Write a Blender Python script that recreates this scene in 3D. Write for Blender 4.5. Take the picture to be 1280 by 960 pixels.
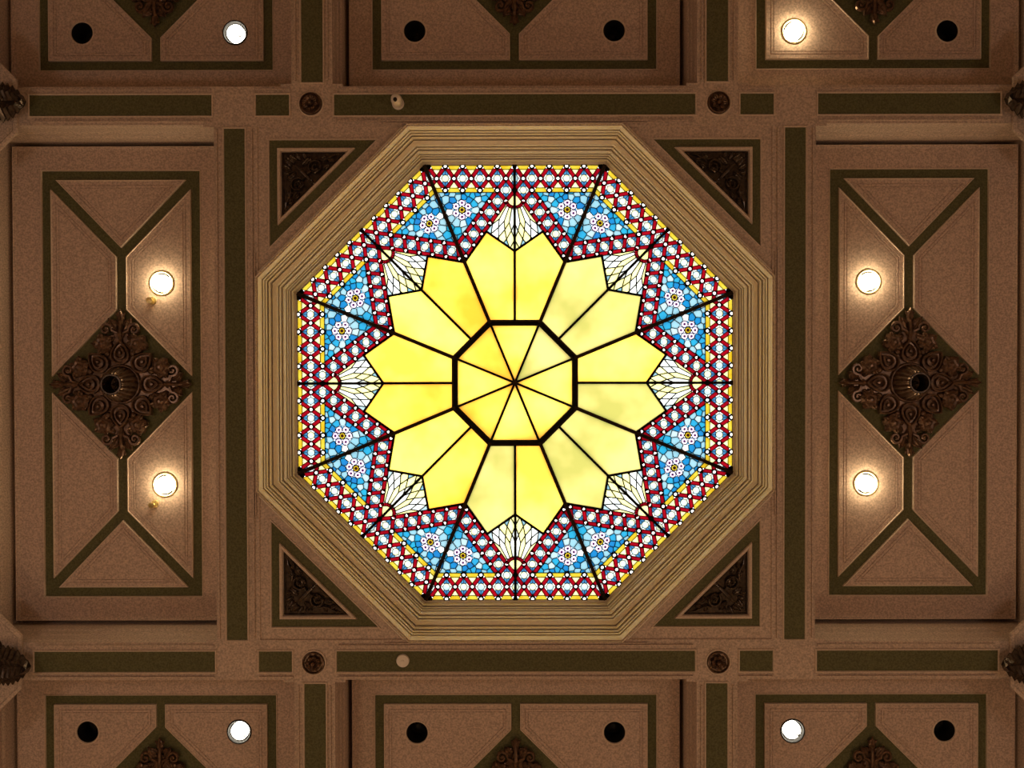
import bpy, bmesh, math, random
from mathutils import Matrix, Vector
PI = math.pi
random.seed(7)
for o in list(bpy.data.objects):
    bpy.data.objects.remove(o)
SC = bpy.context.scene
COL = SC.collection

# ------------------------------------------------------------------ camera
# world: +X right, +Y towards the lower photo edge, +Z up; the camera looks up.
CAMZ, H = 1.5, 8.0            # eye height; beam soffits 8 m above the eye
ZC = CAMZ + H                 # level of the beam soffits
S = 1 / 120.0                 # metres per photo pixel on the soffit plane (f = 960 px)
def rotm(rx, ry, rz):
    return Matrix.Rotation(rx, 3, 'X') @ Matrix.Rotation(ry, 3, 'Y') @ Matrix.Rotation(rz, 3, 'Z')
M = rotm(0.01088, 0.00115, -0.00206)
cam = bpy.data.cameras.new('camera')
cam.sensor_width = 36.0; cam.lens = 36.0 * 960 / 1280
cam.clip_end = 200
camo = bpy.data.objects.new('camera', cam); COL.objects.link(camo)
R3 = Matrix((M[0], -M[1], -M[2])).transposed()
camo.matrix_world = Matrix.Translation((-0.0242, -0.0865, CAMZ)) @ R3.to_4x4()
SC.camera = camo

# ------------------------------------------------------------------ sky
SKY = 3.2
w = bpy.data.worlds.new('overcast_sky'); SC.world = w; w.use_nodes = True
bg = w.node_tree.nodes['Background']
bg.inputs[0].default_value = (1.0, 1.0, 1.0, 1); bg.inputs[1].default_value = SKY

# ------------------------------------------------------------------ lobby lamps (on the walls, well below the ceiling)
def lamp(name, loc, power, col, rad=0.5):
    l = bpy.data.lights.new(name, 'POINT'); l.energy = power; l.color = col; l.shadow_soft_size = rad
    o = bpy.data.objects.new(name, l); o.location = loc; COL.objects.link(o)
WARM = (1.0, 0.74, 0.52)
lamp('lobby_lamp_west_offscreen', (-6.3, 0.2, 3.4), 82, (1.0, 0.79, 0.67))
lamp('lobby_lamp_east_offscreen', (6.3, 0.2, 3.4), 82, (1.0, 0.79, 0.67))
lamp('lobby_lamp_southwest_offscreen', (-3.6, 6.2, 3.8), 92, (1.0, 0.72, 0.44))
lamp('lobby_lamp_southeast_offscreen', (3.6, 6.2, 3.8), 92, (1.0, 0.72, 0.44))

SC.view_settings.view_transform = 'Standard'
SC.view_settings.look = 'None'
SC.view_settings.exposure = 0.0
SC.view_settings.gamma = 1.0
SC.view_settings.use_curve_mapping = False

# ------------------------------------------------------------------ materials
def mat_new(name):
    m = bpy.data.materials.new(name); m.use_nodes = True
    nt = m.node_tree; nt.nodes.clear()
    out = nt.nodes.new('ShaderNodeOutputMaterial')
    return m, nt, out
def noise_mix(nt, c1, c2, scale, detail=3.0, lo=0.35, hi=0.65, rough=0.5):
    geo = nt.nodes.new('ShaderNodeNewGeometry')
    n = nt.nodes.new('ShaderNodeTexNoise'); n.inputs['Scale'].default_value = scale
    n.inputs['Detail'].default_value = detail; n.inputs['Roughness'].default_value = rough
    nt.links.new(geo.outputs['Position'], n.inputs['Vector'])
    r = nt.nodes.new('ShaderNodeMapRange')
    r.inputs[1].default_value = lo; r.inputs[2].default_value = hi
    nt.links.new(n.outputs['Fac'], r.inputs[0])
    mx = nt.nodes.new('ShaderNodeMix'); mx.data_type = 'RGBA'
    mx.inputs[6].default_value = (*c1, 1); mx.inputs[7].default_value = (*c2, 1)
    nt.links.new(r.outputs[0], mx.inputs[0])
    return mx.outputs[2], n.outputs['Fac']
def plaster(name, c, var=0.16, scale=55, rough=0.75, bump=0.15, spec=0.3):
    m, nt, out = mat_new(name)
    p = nt.nodes.new('ShaderNodeBsdfPrincipled')
    a = tuple(x * (1 - var) for x in c); b = tuple(min(1, x * (1 + var)) for x in c)
    col, f = noise_mix(nt, a, b, scale, 2.0)
    nt.links.new(col, p.inputs['Base Color'])
    p.inputs['Roughness'].default_value = rough
    p.inputs['Specular IOR Level'].default_value = spec
    if bump:
        bp = nt.nodes.new('ShaderNodeBump'); bp.inputs['Strength'].default_value = bump
        bp.inputs['Distance'].default_value = 0.004
        nt.links.new(f, bp.inputs['Height']); nt.links.new(bp.outputs[0], p.inputs['Normal'])
    nt.links.new(p.outputs[0], out.inputs[0])
    return m
def metal(name, c, rough=0.38, metallic=0.55):
    m, nt, out = mat_new(name)
    p = nt.nodes.new('ShaderNodeBsdfPrincipled')
    col, f = noise_mix(nt, tuple(x * 0.6 for x in c), tuple(x * 1.35 for x in c), 28, 3)
    nt.links.new(col, p.inputs['Base Color'])
    p.inputs['Roughness'].default_value = rough; p.inputs['Metallic'].default_value = metallic
    nt.links.new(p.outputs[0], out.inputs[0])
    return m
def glass(name, c, c2=None, scale=6.0):
    # thin opalescent glass, lit from the sky behind it
    m, nt, out = mat_new(name)
    t = nt.nodes.new('ShaderNodeBsdfTranslucent')
    c = tuple(min(.98, x / SKY) for x in c); c2 = tuple(min(.98, x / SKY) for x in c2) if c2 else tuple(x * 0.8 for x in c)
    col, f = noise_mix(nt, c, c2, scale, 3.0)
    nt.links.new(col, t.inputs['Color'])
    nt.links.new(t.outputs[0], out.inputs[0])
    return m
def emis(name, c, s):
    m, nt, out = mat_new(name)
    e = nt.nodes.new('ShaderNodeEmission'); e.inputs[0].default_value = (*c, 1); e.inputs[1].default_value = s
    nt.links.new(e.outputs[0], out.inputs[0])
    return m
TAN = plaster('tan_plaster', (0.55, 0.43, 0.345), 0.24)
TANP = plaster('tan_panel_plaster', (0.56, 0.425, 0.345), 0.24)
RIM = plaster('pale_rim_paint', (0.66, 0.53, 0.42), 0.1)
GREEN = plaster('olive_paint', (0.112, 0.110, 0.048), 0.25)
BROWN = plaster('brown_paint', (0.22, 0.12, 0.065), 0.15)
CREAM = plaster('cream_gilt_paint', (0.92, 0.83, 0.68), 0.03, 20, 0.8, 0.0, 0.2)
BRONZE = metal('dark_bronze', (0.14, 0.082, 0.05), 0.30)
BRONZED = metal('blackened_bronze', (0.075, 0.055, 0.04), 0.24, 0.6)
BLACK = plaster('black_paint', (0.012, 0.011, 0.010), 0.1, 40, 0.6, 0.0)
LEAD = plaster('lead_came', (0.010, 0.009, 0.008), 0.2, 40, 0.9, 0.0, 0.02)
RIBM = plaster('brown_rib_paint', (0.028, 0.017, 0.010), 0.2, 30, 0.8, 0.0, 0.1)
WHITE = plaster('white_plastic', (0.85, 0.78, 0.68), 0.03, 40, 0.45, 0.0, 0.5)
BRASS = metal('brass', (0.75, 0.6, 0.25), 0.3, 0.8)
FLOORM = plaster('stone_floor', (0.55, 0.45, 0.36), 0.15, 3, 0.4, 0.0)
WALLM = plaster('wall_plaster', (0.62, 0.48, 0.36), 0.08, 10)
LENS = emis('lit_lens', (1.0, 0.90, 0.72), 14)
BULB = emis('lit_bulb', (1.0, 0.78, 0.45), 60)
G_YEL = [glass('yellow_glass', (2.4, 0.86, 0.06), (2.9, 1.5, 0.20), 1.6),
         glass('lemon_glass', (2.6, 1.1, 0.12), (2.9, 2.2, 0.32), 1.6),
         glass('pale_yellow_glass', (0.92, 0.86, 0.20), (1.6, 1.3, 0.40), 1.6)]
G_BAR = glass('amber_glass', (1.05, 0.66, 0.02), (1.2, 0.95, 0.08), 9)
G_RED = glass('red_glass', (0.62, 0.006, 0.018), (0.42, 0.004, 0.014), 7)
G_CRM = glass('cream_glass', (2.2, 2.0, 0.72), (2.6, 2.4, 1.0), 9)
G_WHT = glass('white_glass', (2.2, 2.4, 2.4), (2.6, 2.6, 2.2), 9)
G_JEW = glass('jewel_glass', (2.9, 2.9, 2.7), (3.1, 3.1, 3.0), 9)
G_OPL = glass('opal_glass', (0.85, 1.3, 1.4), (1.8, 1.8, 0.9), 14)
G_BLU = glass('sky_blue_glass', (0.13, 0.50, 0.92), (0.10, 0.38, 0.82), 9)
G_CYA = glass('cyan_glass', (0.05, 0.52, 0.95), (0.04, 0.62, 0.98), 6)
G_DBL = glass('deep_blue_glass', (0.03, 0.30, 0.80), (0.02, 0.42, 0.90), 6)
G_LBL = glass('pale_blue_glass', (0.42, 0.86, 1.05), (0.55, 0.95, 1.1), 6)
G_ICE = glass('ice_glass', (0.75, 1.05, 1.2), (0.9, 1.2, 1.25), 6)
G_LIL = glass('lilac_glass', (1.7, 1.15, 1.7), (2.4, 2.0, 2.4), 8)
G_PUR = glass('purple_glass', (0.10, 0.015, 0.11), (0.14, 0.03, 0.16), 8)
G_MAR = glass('maroon_glass', (0.05, 0.012, 0.006), (0.08, 0.02, 0.01), 8)

# ------------------------------------------------------------------ mesh helpers
class MB:
    def __init__(s): s.v = []; s.f = []; s.m = []; s.mats = []
    def mi(s, mat):
        if mat not in s.mats: s.mats.append(mat)
        return s.mats.index(mat)
    def add(s, vs, fs, mat):
        b = len(s.v); i = s.mi(mat); s.v += [tuple(p) for p in vs]
        for f in fs: s.f.append(tuple(b + k for k in f)); s.m.append(i)
    def mesh(s, name, smooth=False):
        me = bpy.data.meshes.new(name); me.from_pydata(s.v, [], s.f)
        for m in s.mats: me.materials.append(m)
        me.polygons.foreach_set('material_index', s.m)
        if smooth: me.polygons.foreach_set('use_smooth', [True] * len(me.polygons))
        me.update()
        return me
    def build(s, name, parent=None, smooth=False):
        return obj(name, s.mesh(name, smooth), parent)
    def box(s, x0, x1, y0, y1, z0, z1, mat):
        s.add([(x0,y0,z0),(x1,y0,z0),(x1,y1,z0),(x0,y1,z0),(x0,y0,z1),(x1,y0,z1),(x1,y1,z1),(x0,y1,z1)],
              [(0,3,2,1),(4,5,6,7),(0,1,5,4),(1,2,6,5),(2,3,7,6),(3,0,4,7)], mat)
    def loops(s, loops, mat, cap=True, capstart=False):
        n = len(loops[0]); vs = [p for l in loops for p in l]; fs = []
        for k in range(len(loops) - 1):
            for i in range(n):
                j = (i + 1) % n
                fs.append((k*n+i, k*n+j, (k+1)*n+j, (k+1)*n+i))
        if cap: fs.append(tuple(range((len(loops)-1)*n, len(loops)*n)))
        if capstart: fs.append(tuple(reversed(range(n))))
        s.add(vs, fs, mat)
    def lathe(s, prof, mat, n=24, c=(0,0,0), cap=False, capstart=False, flute=0, nfl=0):
        ls = []
        for r, z in prof:
            l = []
            for i in range(n):
                a = 2*PI*i/n
                rr = r * (1 + (flute * math.cos(nfl * a) if nfl else 0))
                l.append((c[0]+rr*math.cos(a), c[1]+rr*math.sin(a), c[2]+z))
            ls.append(l)
        s.loops(ls, mat, cap, capstart)
    def tube(s, pts, rad, mat, n=6):
        ls = []
        P = [Vector(p) for p in pts]
        for i, p in enumerate(P):
            d = (P[min(i+1, len(P)-1)] - P[max(i-1, 0)]).normalized()
            a = d.cross(Vector((0, 0, 1)))
            if a.length < 1e-4: a = Vector((1, 0, 0))
            a.normalize(); b = d.cross(a)
            r = rad[i] if isinstance(rad, (list, tuple)) else rad
            ls.append([p + a*r*math.cos(2*PI*k/n) + b*r*math.sin(2*PI*k/n) for k in range(n)])
        s.loops(ls, mat, True, True)
    def leaf(s, o, ang, L, W, mat, lift=0.03, curl=0.03, z=0.0, n=7):
        # an arched leaf lying on the ceiling, tip curling down (towards -z)
        ca, sa = math.cos(ang), math.sin(ang); vs = []; fs = []
        for i in range(n + 1):
            t = i / n
            wd = W * (math.sin(PI * min(1, t*0.9 + 0.1)) ** 0.7) * (1 if i < n else 0.12)
            wd *= 1 + (0.16 if i % 2 else -0.06)
            zz = z - lift * math.sin(PI * 0.6 * t) - curl * t * t
            for j, q in enumerate((-1, -0.5, 0, 0.5, 1)):
                dz = (0.010, -0.006, 0.004, -0.006, 0.010)[j] * (W / 0.08)
                vs.append((o[0]+ca*L*t-sa*wd*q*0.5, o[1]+sa*L*t+ca*wd*q*0.5, zz+dz))
        for i in range(n):
            for j in range(4):
                a = i*5+j; fs.append((a, a+1, a+6, a+5))
        k = len(vs)
        vs += [(x, y, z2 + 0.012) for x, y, z2 in vs]
        fs += [tuple(reversed([k+q for q in f])) for f in fs]
        rim = [j for j in range(5)] + [i*5+4 for i in range(1, n+1)] + [n*5+j for j in (3, 2, 1, 0)] + [i*5 for i in range(n-1, 0, -1)]
        for a in range(len(rim)):
            b = (a + 1) % len(rim); fs.append((rim[a], rim[a]+k, rim[b]+k, rim[b]))
        s.add(vs, fs, mat)
def obj(name, me, parent=None):
    o = bpy.data.objects.new(name, me); COL.objects.link(o)
    if parent: o.parent = parent
    return o
def thing(name, label, cat, loc=(0,0,0), rz=0, group=None):
    o = bpy.data.objects.new(name, None); COL.objects.link(o)
    o.empty_display_size = 0.2
    o.location = loc; o.rotation_euler = (0, 0, rz); o['label'] = label; o['category'] = cat
    if group: o['group'] = group
    return o
def dup(root, loc, rz, label, group=None, scale=None):
    r = root.copy(); COL.objects.link(r); r.location = loc; r.rotation_euler = (0, 0, rz); r['label'] = label
    if scale: r.scale = scale
    for ch in list(root.children):
        c = ch.copy(); COL.objects.link(c); c.parent = r
        for g in list(ch.children):
            d = g.copy(); COL.objects.link(d); d.parent = c
    return r
def area(p): return 0.5 * sum(p[i][0]*p[(i+1) % len(p)][1] - p[(i+1) % len(p)][0]*p[i][1] for i in range(len(p)))
def ccw(p): return list(p) if area(p) > 0 else list(reversed(p))
def clip_half(p, nx, ny, c):           # keep nx*x + ny*y <= c
    out = []
    for i in range(len(p)):
        a, b = p[i], p[(i+1) % len(p)]
        da, db = nx*a[0]+ny*a[1]-c, nx*b[0]+ny*b[1]-c
        if da <= 0: out.append(a)
        if (da < 0 < db) or (db < 0 < da):
            t = da / (da - db); out.append((a[0]+(b[0]-a[0])*t, a[1]+(b[1]-a[1])*t))
    return out
def clean(p, eps=0.05):
    o = []
    for q in p:
        if not o or math.hypot(q[0]-o[-1][0], q[1]-o[-1][1]) > eps: o.append(q)
    while len(o) > 1 and math.hypot(o[0][0]-o[-1][0], o[0][1]-o[-1][1]) <= eps: o.pop()
    return o
def clip_poly(p, q):                   # clip convex p by convex q
    q = ccw(q)
    for i in range(len(q)):
        a, b = q[i], q[(i+1) % len(q)]
        nx, ny = b[1]-a[1], -(b[0]-a[0])
        p = clip_half(p, nx, ny, nx*a[0]+ny*a[1])
        if len(p) < 3: return []
    return clean(p)
def inset(p, d, eps=1e-9):
    """offset a convex polygon inwards; d is a number or a list, one for each edge i -> i+1 (of the ccw polygon)"""
    p = list(p); n = len(p)
    ds = d if isinstance(d, (list, tuple)) else [d] * n
    out = []
    for i in range(n):
        a, b, c = p[i-1], p[i], p[(i+1) % n]
        def line(u, v, dd):
            tx, ty = v[0]-u[0], v[1]-u[1]; l = math.hypot(tx, ty) or 1e-9
            nx, ny = -ty/l, tx/l
            return nx, ny, nx*u[0]+ny*u[1]+dd
        n1 = line(a, b, ds[i-1]); n2 = line(b, c, ds[i])
        det = n1[0]*n2[1]-n1[1]*n2[0]
        if abs(det) < 1e-6: out.append((b[0]+n1[0]*ds[i], b[1]+n1[1]*ds[i])); continue
        out.append(((n1[2]*n2[1]-n1[1]*n2[2])/det, (n1[0]*n2[2]-n1[2]*n2[0])/det))
    return out
def filled(mb, outer, holes, z, mat):
    """flat face with round holes"""
    bm = bmesh.new(); ed = []
    for lp in [outer] + holes:
        vs = [bm.verts.new((x, y, z)) for x, y in lp]
        for i in range(len(vs)): ed.append(bm.edges.new((vs[i], vs[(i+1) % len(vs)])))
    bmesh.ops.triangle_fill(bm, use_beauty=True, edges=ed)
    bm.verts.index_update()
    mb.add([v.co[:] for v in bm.verts], [[v.index for v in f.verts] for f in bm.faces], mat)
    bm.free()
def circ(cx, cy, r, n=24): return [(cx+r*math.cos(2*PI*i/n), cy+r*math.sin(2*PI*i/n)) for i in range(n)]

# ================================================================== THE SETTING
def struct(o): o['kind'] = 'structure'; return o
# floor and walls of the hall (below and beside the photo)
WX = 6.95
mb = MB(); mb.box(-WX, WX, -WX, WX, -0.2, 0, FLOORM); struct(mb.build('floor'))
for nm, b in (('wall_west', (-WX-.2, -WX, -WX, WX)), ('wall_east', (WX, WX+.2, -WX, WX)),
              ('wall_north', (-WX-.2, WX+.2, -WX-.2, -WX)), ('wall_south', (-WX-.2, WX+.2, WX, WX+.2))):
    mb = MB(); mb.box(*b, -0.2, ZC + 1.0, WALLM); struct(mb.build(nm))

# soffit of the beam grid -------------------------------------------------
ZD = 0.53; KD = 1 + ZD / H                 # coffer plane above the soffit, and its pixel scale
def cells_open(x, y):
    ax, ay = abs(x), abs(y)
    if ax < 323.5 and ay < 323.5: return True
    if 375 < ax < 674.5 and ay < 323.5: return True
    if 371 < ay < 708 and (ax < 227 or 278 < ax < 674.5): return True
    return False
bx = sorted({s*q for q in (227, 278, 323.5, 375, 674.5, 836) for s in (-1, 1)})
by = sorted({s*q for q in (323.5, 371, 708, 836) for s in (-1, 1)})
mb = MB()
for i in range(len(bx)-1):
    for j in range(len(by)-1):
        if not cells_open((bx[i]+bx[i+1])/2, (by[j]+by[j+1])/2):
            x0, x1, y0, y1 = bx[i]*S, bx[i+1]*S, by[j]*S, by[j+1]*S
            mb.add([(x0,y0,0),(x1,y0,0),(x1,y1,0),(x0,y1,0)], [(0,3,2,1)], TAN)
# shallow ears where the secondary beams meet the main ones
for sx in (-1, 1):
    for sy in (-1, 1):
        for (a, b, c, d) in ((278, 291, 371, 374), (214, 227, 371, 374), (375, 388, 320.5, 323.5)):
            xs = sorted((sx*a*S, sx*b*S)); ys = sorted((sy*c*S, sy*d*S))
            mb.box(xs[0], xs[1], ys[0], ys[1], -0.004, 0.05, TAN)
ceiling = struct(mb.build('ceiling')); ceiling.location = (0, 0, ZC)
# thin mouldings along the beams' edges
def strip_moulding(x0, x1, y0, y1):
    mb = MB(); mb.box(*(sorted((x0*S, x1*S)) + sorted((y0*S, y1*S))), -0.022, 0.003, TAN); return mb.build('edge_moulding', ceiling)
for sy in (-1, 1):
    for sx in (-1, 1):
        strip_moulding(sx*378, sx*600, sy*326.5, sy*328.2)
        strip_moulding(sx*378, sx*600, sy*366, sy*367.5)
        strip_moulding(sx*279, sx*322, sy*366, sy*367.5)
        strip_moulding(sx*370.5, sx*372, sy*-318, sy*-2)
        strip_moulding(sx*326.6, sx*328.2, sy*-318, sy*-2)
        strip_moulding(sx*324.2, sx*325.2, sy*-165, sy*-1)
        strip_moulding(sx*272, sx*273.5, sy*378, sy*706)
        strip_moulding(sx*232, sx*233.5, sy*378, sy*706)
    strip_moulding(-222, 222, sy*366, sy*367.5)
    strip_moulding(-222, 222, sy*326.6, sy*328.2)
    strip_moulding(-165, 165, sy*324.2, sy*325.2)

def inlay(x0, x1, y0, y1):
    x0, x1 = sorted((x0, x1)); y0, y1 = sorted((y0, y1))
    P = [(x0, y0), (x1, y0), (x1, y1), (x0, y1)]
    L = lambda d, z: [(x*S, y*S, z) for x, y in inset(P, d)]
    mb = MB(); mb.add(L(0, -0.004), [(3, 2, 1, 0)], GREEN)
    o = mb.build('inlay_panel', ceiling)
    mb = MB(); mb.loops([L(-2.2, 0), L(-2.0, -0.014), L(-1.0, -0.018), L(-0.2, -0.010), L(0, 0)], RIM, False)
    mb.build('rim', o)
for sy in (-1, 1):
    for sx in (-1, 1):
        inlay(sx*377.5, sx*604, sy*335, sy*360.5)
        inlay(sx*281, sx*322, sy*335, sy*360.5)
        inlay(sx*238.8, sx*265.2, sy*376, sy*704)
    inlay(-224.5, 224.5, sy*335, sy*360.5)
for sx in (-1, 1): inlay(sx*336.5, sx*362, -318.5, 320.5)

# coffers -----------------------------------------------------------------
CR = 0.128                                  # radius of the lamp holes
def coffer(x0, x1, y0, y1, frame, panels, holes):
    """opening on the soffit (px), green field rectangle and raised panels (px as seen on the coffer plane), lamp holes (px)"""
    P = [(x0, y0), (x1, y0), (x1, y1), (x0, y1)]
    L = lambda d, z: [(x*S, y*S, z) for x, y in inset(P, d)]
    K = KD * S
    mb = MB()
    mb.loops([L(0, 0), L(0, .05), L(.3, .055)], TAN, False)
    mb.loops([L(.3, .055), L(.9, .075), L(.9, .17)], TAN, False)
    mb.loops([L(.9, .17), L(.2, .18), L(.2, .21), L(.9, .225)], TAN, False)
    mb.loops([L(.9, .225), L(1.5, .24), L(1.5, .31)], TAN, False)
    mb.loops([L(1.5, .31), L(.9, .32), L(.9, .345), L(1.8, .36)], TAN, False)
    mb.loops([L(1.8, .36), L(2.4, .38), L(2.4, .47)], TAN, False)
    mb.loops([L(2.4, .47), L(2.4, .72), L(8.5, .72), L(8.5, .50)], TAN, False)
    fx0, fx1, fy0, fy1 = [q*KD for q in frame]
    F = [(fx0, fy0), (fx1, fy0), (fx1, fy1), (fx0, fy1)]
    G = lambda d, z: [(x*S, y*S, z) for x, y in inset(F, d)]
    mb.loops([L(8.5, .50), L(9.0, .515), L(10.5, .515), L(11, .522), L(12.2, .522), L(12.7, ZD), G(-1.6, ZD)], TANP, False)
    mb.loops([G(-1.6, ZD), G(-1.3, ZD-.010), G(-.4, ZD-.010), G(0, ZD+.012)], RIM, False)
    co = mb.build('coffer', ceiling)
    hl = [(hx*K, hy*K) for hx, hy in holes]
    mb = MB()
    filled(mb, [(x*S, y*S) for x, y in F], [circ(a, b, CR) for a, b in hl], ZD + .012, GREEN)
    mb.build('olive_field', co)
    for pl in panels:
        pl = ccw([(x*KD, y*KD) for x, y in pl])
        Q = lambda d, z: [(x*S, y*S, z) for x, y in inset(pl, d)]
        mb = MB()
        mb.loops([Q(0, ZD+.012), Q(0.3, ZD-.012), Q(1.3, ZD-.014), Q(1.7, ZD-.004)], RIM, False)
        mb.loops([Q(1.7, ZD-.004), Q(6.5, ZD-.004), Q(6.8, ZD+.004), Q(7.6, ZD+.004), Q(7.9, ZD-.003), Q(10.2, ZD-.003), Q(10.5, ZD+.004), Q(11.2, ZD+.004), Q(11.5, ZD-.002)], TANP, False)
        ins = [(x*S, y*S) for x, y in inset(pl, 11.5)]
        def inside(c):
            return all((ins[(i+1) % len(ins)][0]-ins[i][0])*(c[1]-ins[i][1]) - (ins[(i+1) % len(ins)][1]-ins[i][1])*(c[0]-ins[i][0]) > 0 for i in range(len(ins)))
        hs = [circ(a, b, CR) for a, b in hl if inside((a, b))]
        filled(mb, ins, hs, ZD - .002, TANP)
        mb.build('coffer_panel', co)
    return co
def sym(pl, sx, sy, cx=0, cy=0): return [(cx + sx*x, cy + sy*y) for x, y in pl]
LAMPS = []
# side coffers
for sx in (-1, 1):
    cx = sx * 491.3
    tri = [(-81.5, -254.8), (81.5, -254.8), (0, -170)]
    hexa = [(-87.6, -243.5), (-5.6, -159), (-5.6, -93), (-87.6, -9.5)]
    pans = [sym(tri, 1, q, cx) for q in (1, -1)] + [sym(hexa, a, b, cx) for a in (1, -1) for b in (1, -1)]
    hs = [(sx*441, -126), (sx*438.5, 126)]
    coffer(*sorted((sx*375, sx*674.5)), -323.5, 323.5, (cx-98.5, cx+98.5, -265.9, 265.9), pans, hs)
# end coffers over the middle
for sy in (-1, 1):
    cy = sy * 536
    pent = [(5.5, 134), (165.7, 134), (165.7, 5.5), (101, 5.5), (5.5, 101)]
    pans = [sym(pent, a, b, 0, cy) for a in (1, -1) for b in (1, -1)]
    hs = [(a*124, sy*438.5) for a in (-1, 1)]
    coffer(-227, 227, *sorted((sy*371, sy*708)), (-176.5, 176.5, cy-145, cy+145), pans, hs)
# corner coffers
for sx in (-1, 1):
    for sy in (-1, 1):
        cx, cy = sx*446, sy*536
        pent = [(5.5, 134), (134, 134), (134, 5.5), (105, 5.5), (5.5, 105)]
        pans = [sym(pent, a, b, cx, cy) for a in (1, -1) for b in (1, -1)]
        hs = [(sx*538, sy*437), (sx*347.5, sy*437)]
        coffer(*sorted((sx*278, sx*674.5)), *sorted((sy*371, sy*708)), (cx-145, cx+145, cy-145, cy+145), pans, hs)

# corner panels around the octagon
AO = 321.5; TG = math.tan(PI/8)
def spandrel_setting(sx, sy):
    def mp(p, z): return (sx*p[0]*S, sy*p[1]*S, z)
    E = AO * TG
    mb = MB()
    q = [(323.5, E), (323.5, 323.5), (E, 323.5)]       # corner triangle out to the beams
    tri = [(306.5, 172.5), (306.5, 305.0), (173.5, 305.0)]
    a = ccw(q); t = ccw(tri)
    lo = lambda pl, z: [mp(p, z) for p in pl]
    o1 = inset(a, [1.5, 1.5, 0]) if False else a
    mb.loops([lo(a, 0.0), lo(inset(a, 2.5), 0.0), lo(inset(a, 3.2), 0.018)], TAN, False)
    b = inset(a, 3.2)
    # side margins level, the long margin along the octagon too
    tt = inset(t, -2.0)
    for i in range(3):
        j = (i+1) % 3
        mb.add([mp(b[i], .018), mp(b[j], .018), mp(tt[j], .018), mp(tt[i], .018)], [(0, 1, 2, 3)], TAN)
    mb.loops([lo(inset(t, -2.0), .018), lo(inset(t, -1.6), .006), lo(inset(t, -.5), .006), lo(t, .024)], RIM, False)
    so = mb.build('corner_panel', ceiling)
    mb = MB()
    inn = ccw([(295.5, 201), (295.5, 294), (201.5, 294)])
    inn_o = inset(inn, 0)
    mb.loops([lo(t, .024), lo(inset(inn, -1), .024)], GREEN, False)
    mb.build('olive_border', so)
    mb = MB()
    mb.loops([lo(inset(inn, -1), .024), lo(inset(inn, -.6), -.004), lo(inset(inn, 1.2), -.008), lo(inset(inn, 2.8), .004), lo(inset(inn, 3.4), .05)], RIM, False)
    mb.build('pale_rim', so)
    mb = MB(); mb.add(lo(inset(inn, 3.4), .05), [(0, 1, 2)], BLACK)
    mb.build('dark_field', so)
for sx in (-1, 1):
    for sy in (-1, 1): spandrel_setting(sx, sy)

# ================================================================== THE SKYLIGHT
prof = []          # (apothem m, z m, material of the band that leads to the next point)
a = AO * S + 0.045; z = 0.0; q = AO     # the first riser stands behind a lip
prof.append((a, z))
kinds = []
for t, v in (('R', 316), ('T', 314.4), ('R', 312.7), ('T', 311.2), ('R', 309.4), ('T', 306.8), ('R', 304.5), ('T', 297),
             ('R', 295.5), ('T', 293.6), ('R', 291.6), ('T', 288.6), ('R', 285.8), ('T', 284.4), ('R', 283.1), ('T', 281.7), ('R', 280.3),
             ('T', 278.0), ('r', 274.8), ('T', 271.5)):
    if t in 'Rr': z = H * (a / (v * S) - 1)
    else: a = v * S * (1 + z / H)
    prof.append((a, z)); kinds.append(t)
ZG = prof[-1][1]; AG = a                         # level and apothem of the glass edge
sky = thing('stained_glass_skylight', 'octagonal stained glass skylight with yellow petals, blue flowers and red lattice border', 'skylight', (0, 0, ZC))
def frame_part(name, i0, i1):
    for k in range(8):
        an = PI/4 * k
        mb = MB()
        for i in range(i0, i1):
            (a0, z0), (a1, z1) = prof[i], prof[i+1]
            pts = [(a0, z0), (a1, z1)]
            if kinds[i] == 'T' and i < len(kinds) - 1:      # a narrow groove runs along the back of the step
                gw = min((a0 - a1) * 0.7, 0.014)
                pts = [(a0, z0), (a0, z0 + .05), (a0 - gw, z0 + .05), (a0 - gw, z0), (a1, z1)]
            for (b0, y0), (b1, y1) in zip(pts[:-1], pts[1:]):
                vs = []
                for (aa, zz) in ((b0, y0), (b1, y1)):
                    for sg in (-1, 1):
                        u, v = sg*aa*TG, -aa
                        vs.append((u*math.cos(an)-v*math.sin(an), u*math.sin(an)+v*math.cos(an), zz))
                mb.add(vs, [(0, 1, 3, 2)], CREAM)
        mb.build(name, sky)
for k in range(8):
    an = PI/4*k; mb = MB(); ls = []
    for aa, zz in ((AO, .01), (AO, -.004), (322.6, -.004), (322.8, -.030), (323.6, -.034), (324.0, .004)):
        ls.append([(sg*aa*TG*S*math.cos(an)+aa*S*math.sin(an), sg*aa*TG*S*math.sin(an)-aa*S*math.cos(an), zz) for sg in (-1, 1)])
    for i in range(len(ls)-1): mb.add(ls[i]+ls[i+1], [(0, 1, 3, 2)], TAN)
    mb.build('outer_bead', sky)
for k in range(8):
    an = PI/4*k
    def fr(u, v, z_): return (u*math.cos(an)-v*math.sin(an), u*math.sin(an)+v*math.cos(an), z_)
    a0, a1 = AO*S, AO*S + .045
    mb = MB(); mb.add([fr(-a0*TG, -a0, .004), fr(a0*TG, -a0, .004), fr(a1*TG, -a1, .004), fr(-a1*TG, -a1, .004)], [(0, 1, 2, 3)], CREAM)
    mb.build('cove_lip', sky)
frame_part('outer_moulding', 0, 7)
frame_part('frieze', 7, 8)
frame_part('inner_moulding', 8, 17)
frame_part('glazing_bead', 17, len(kinds))
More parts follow.
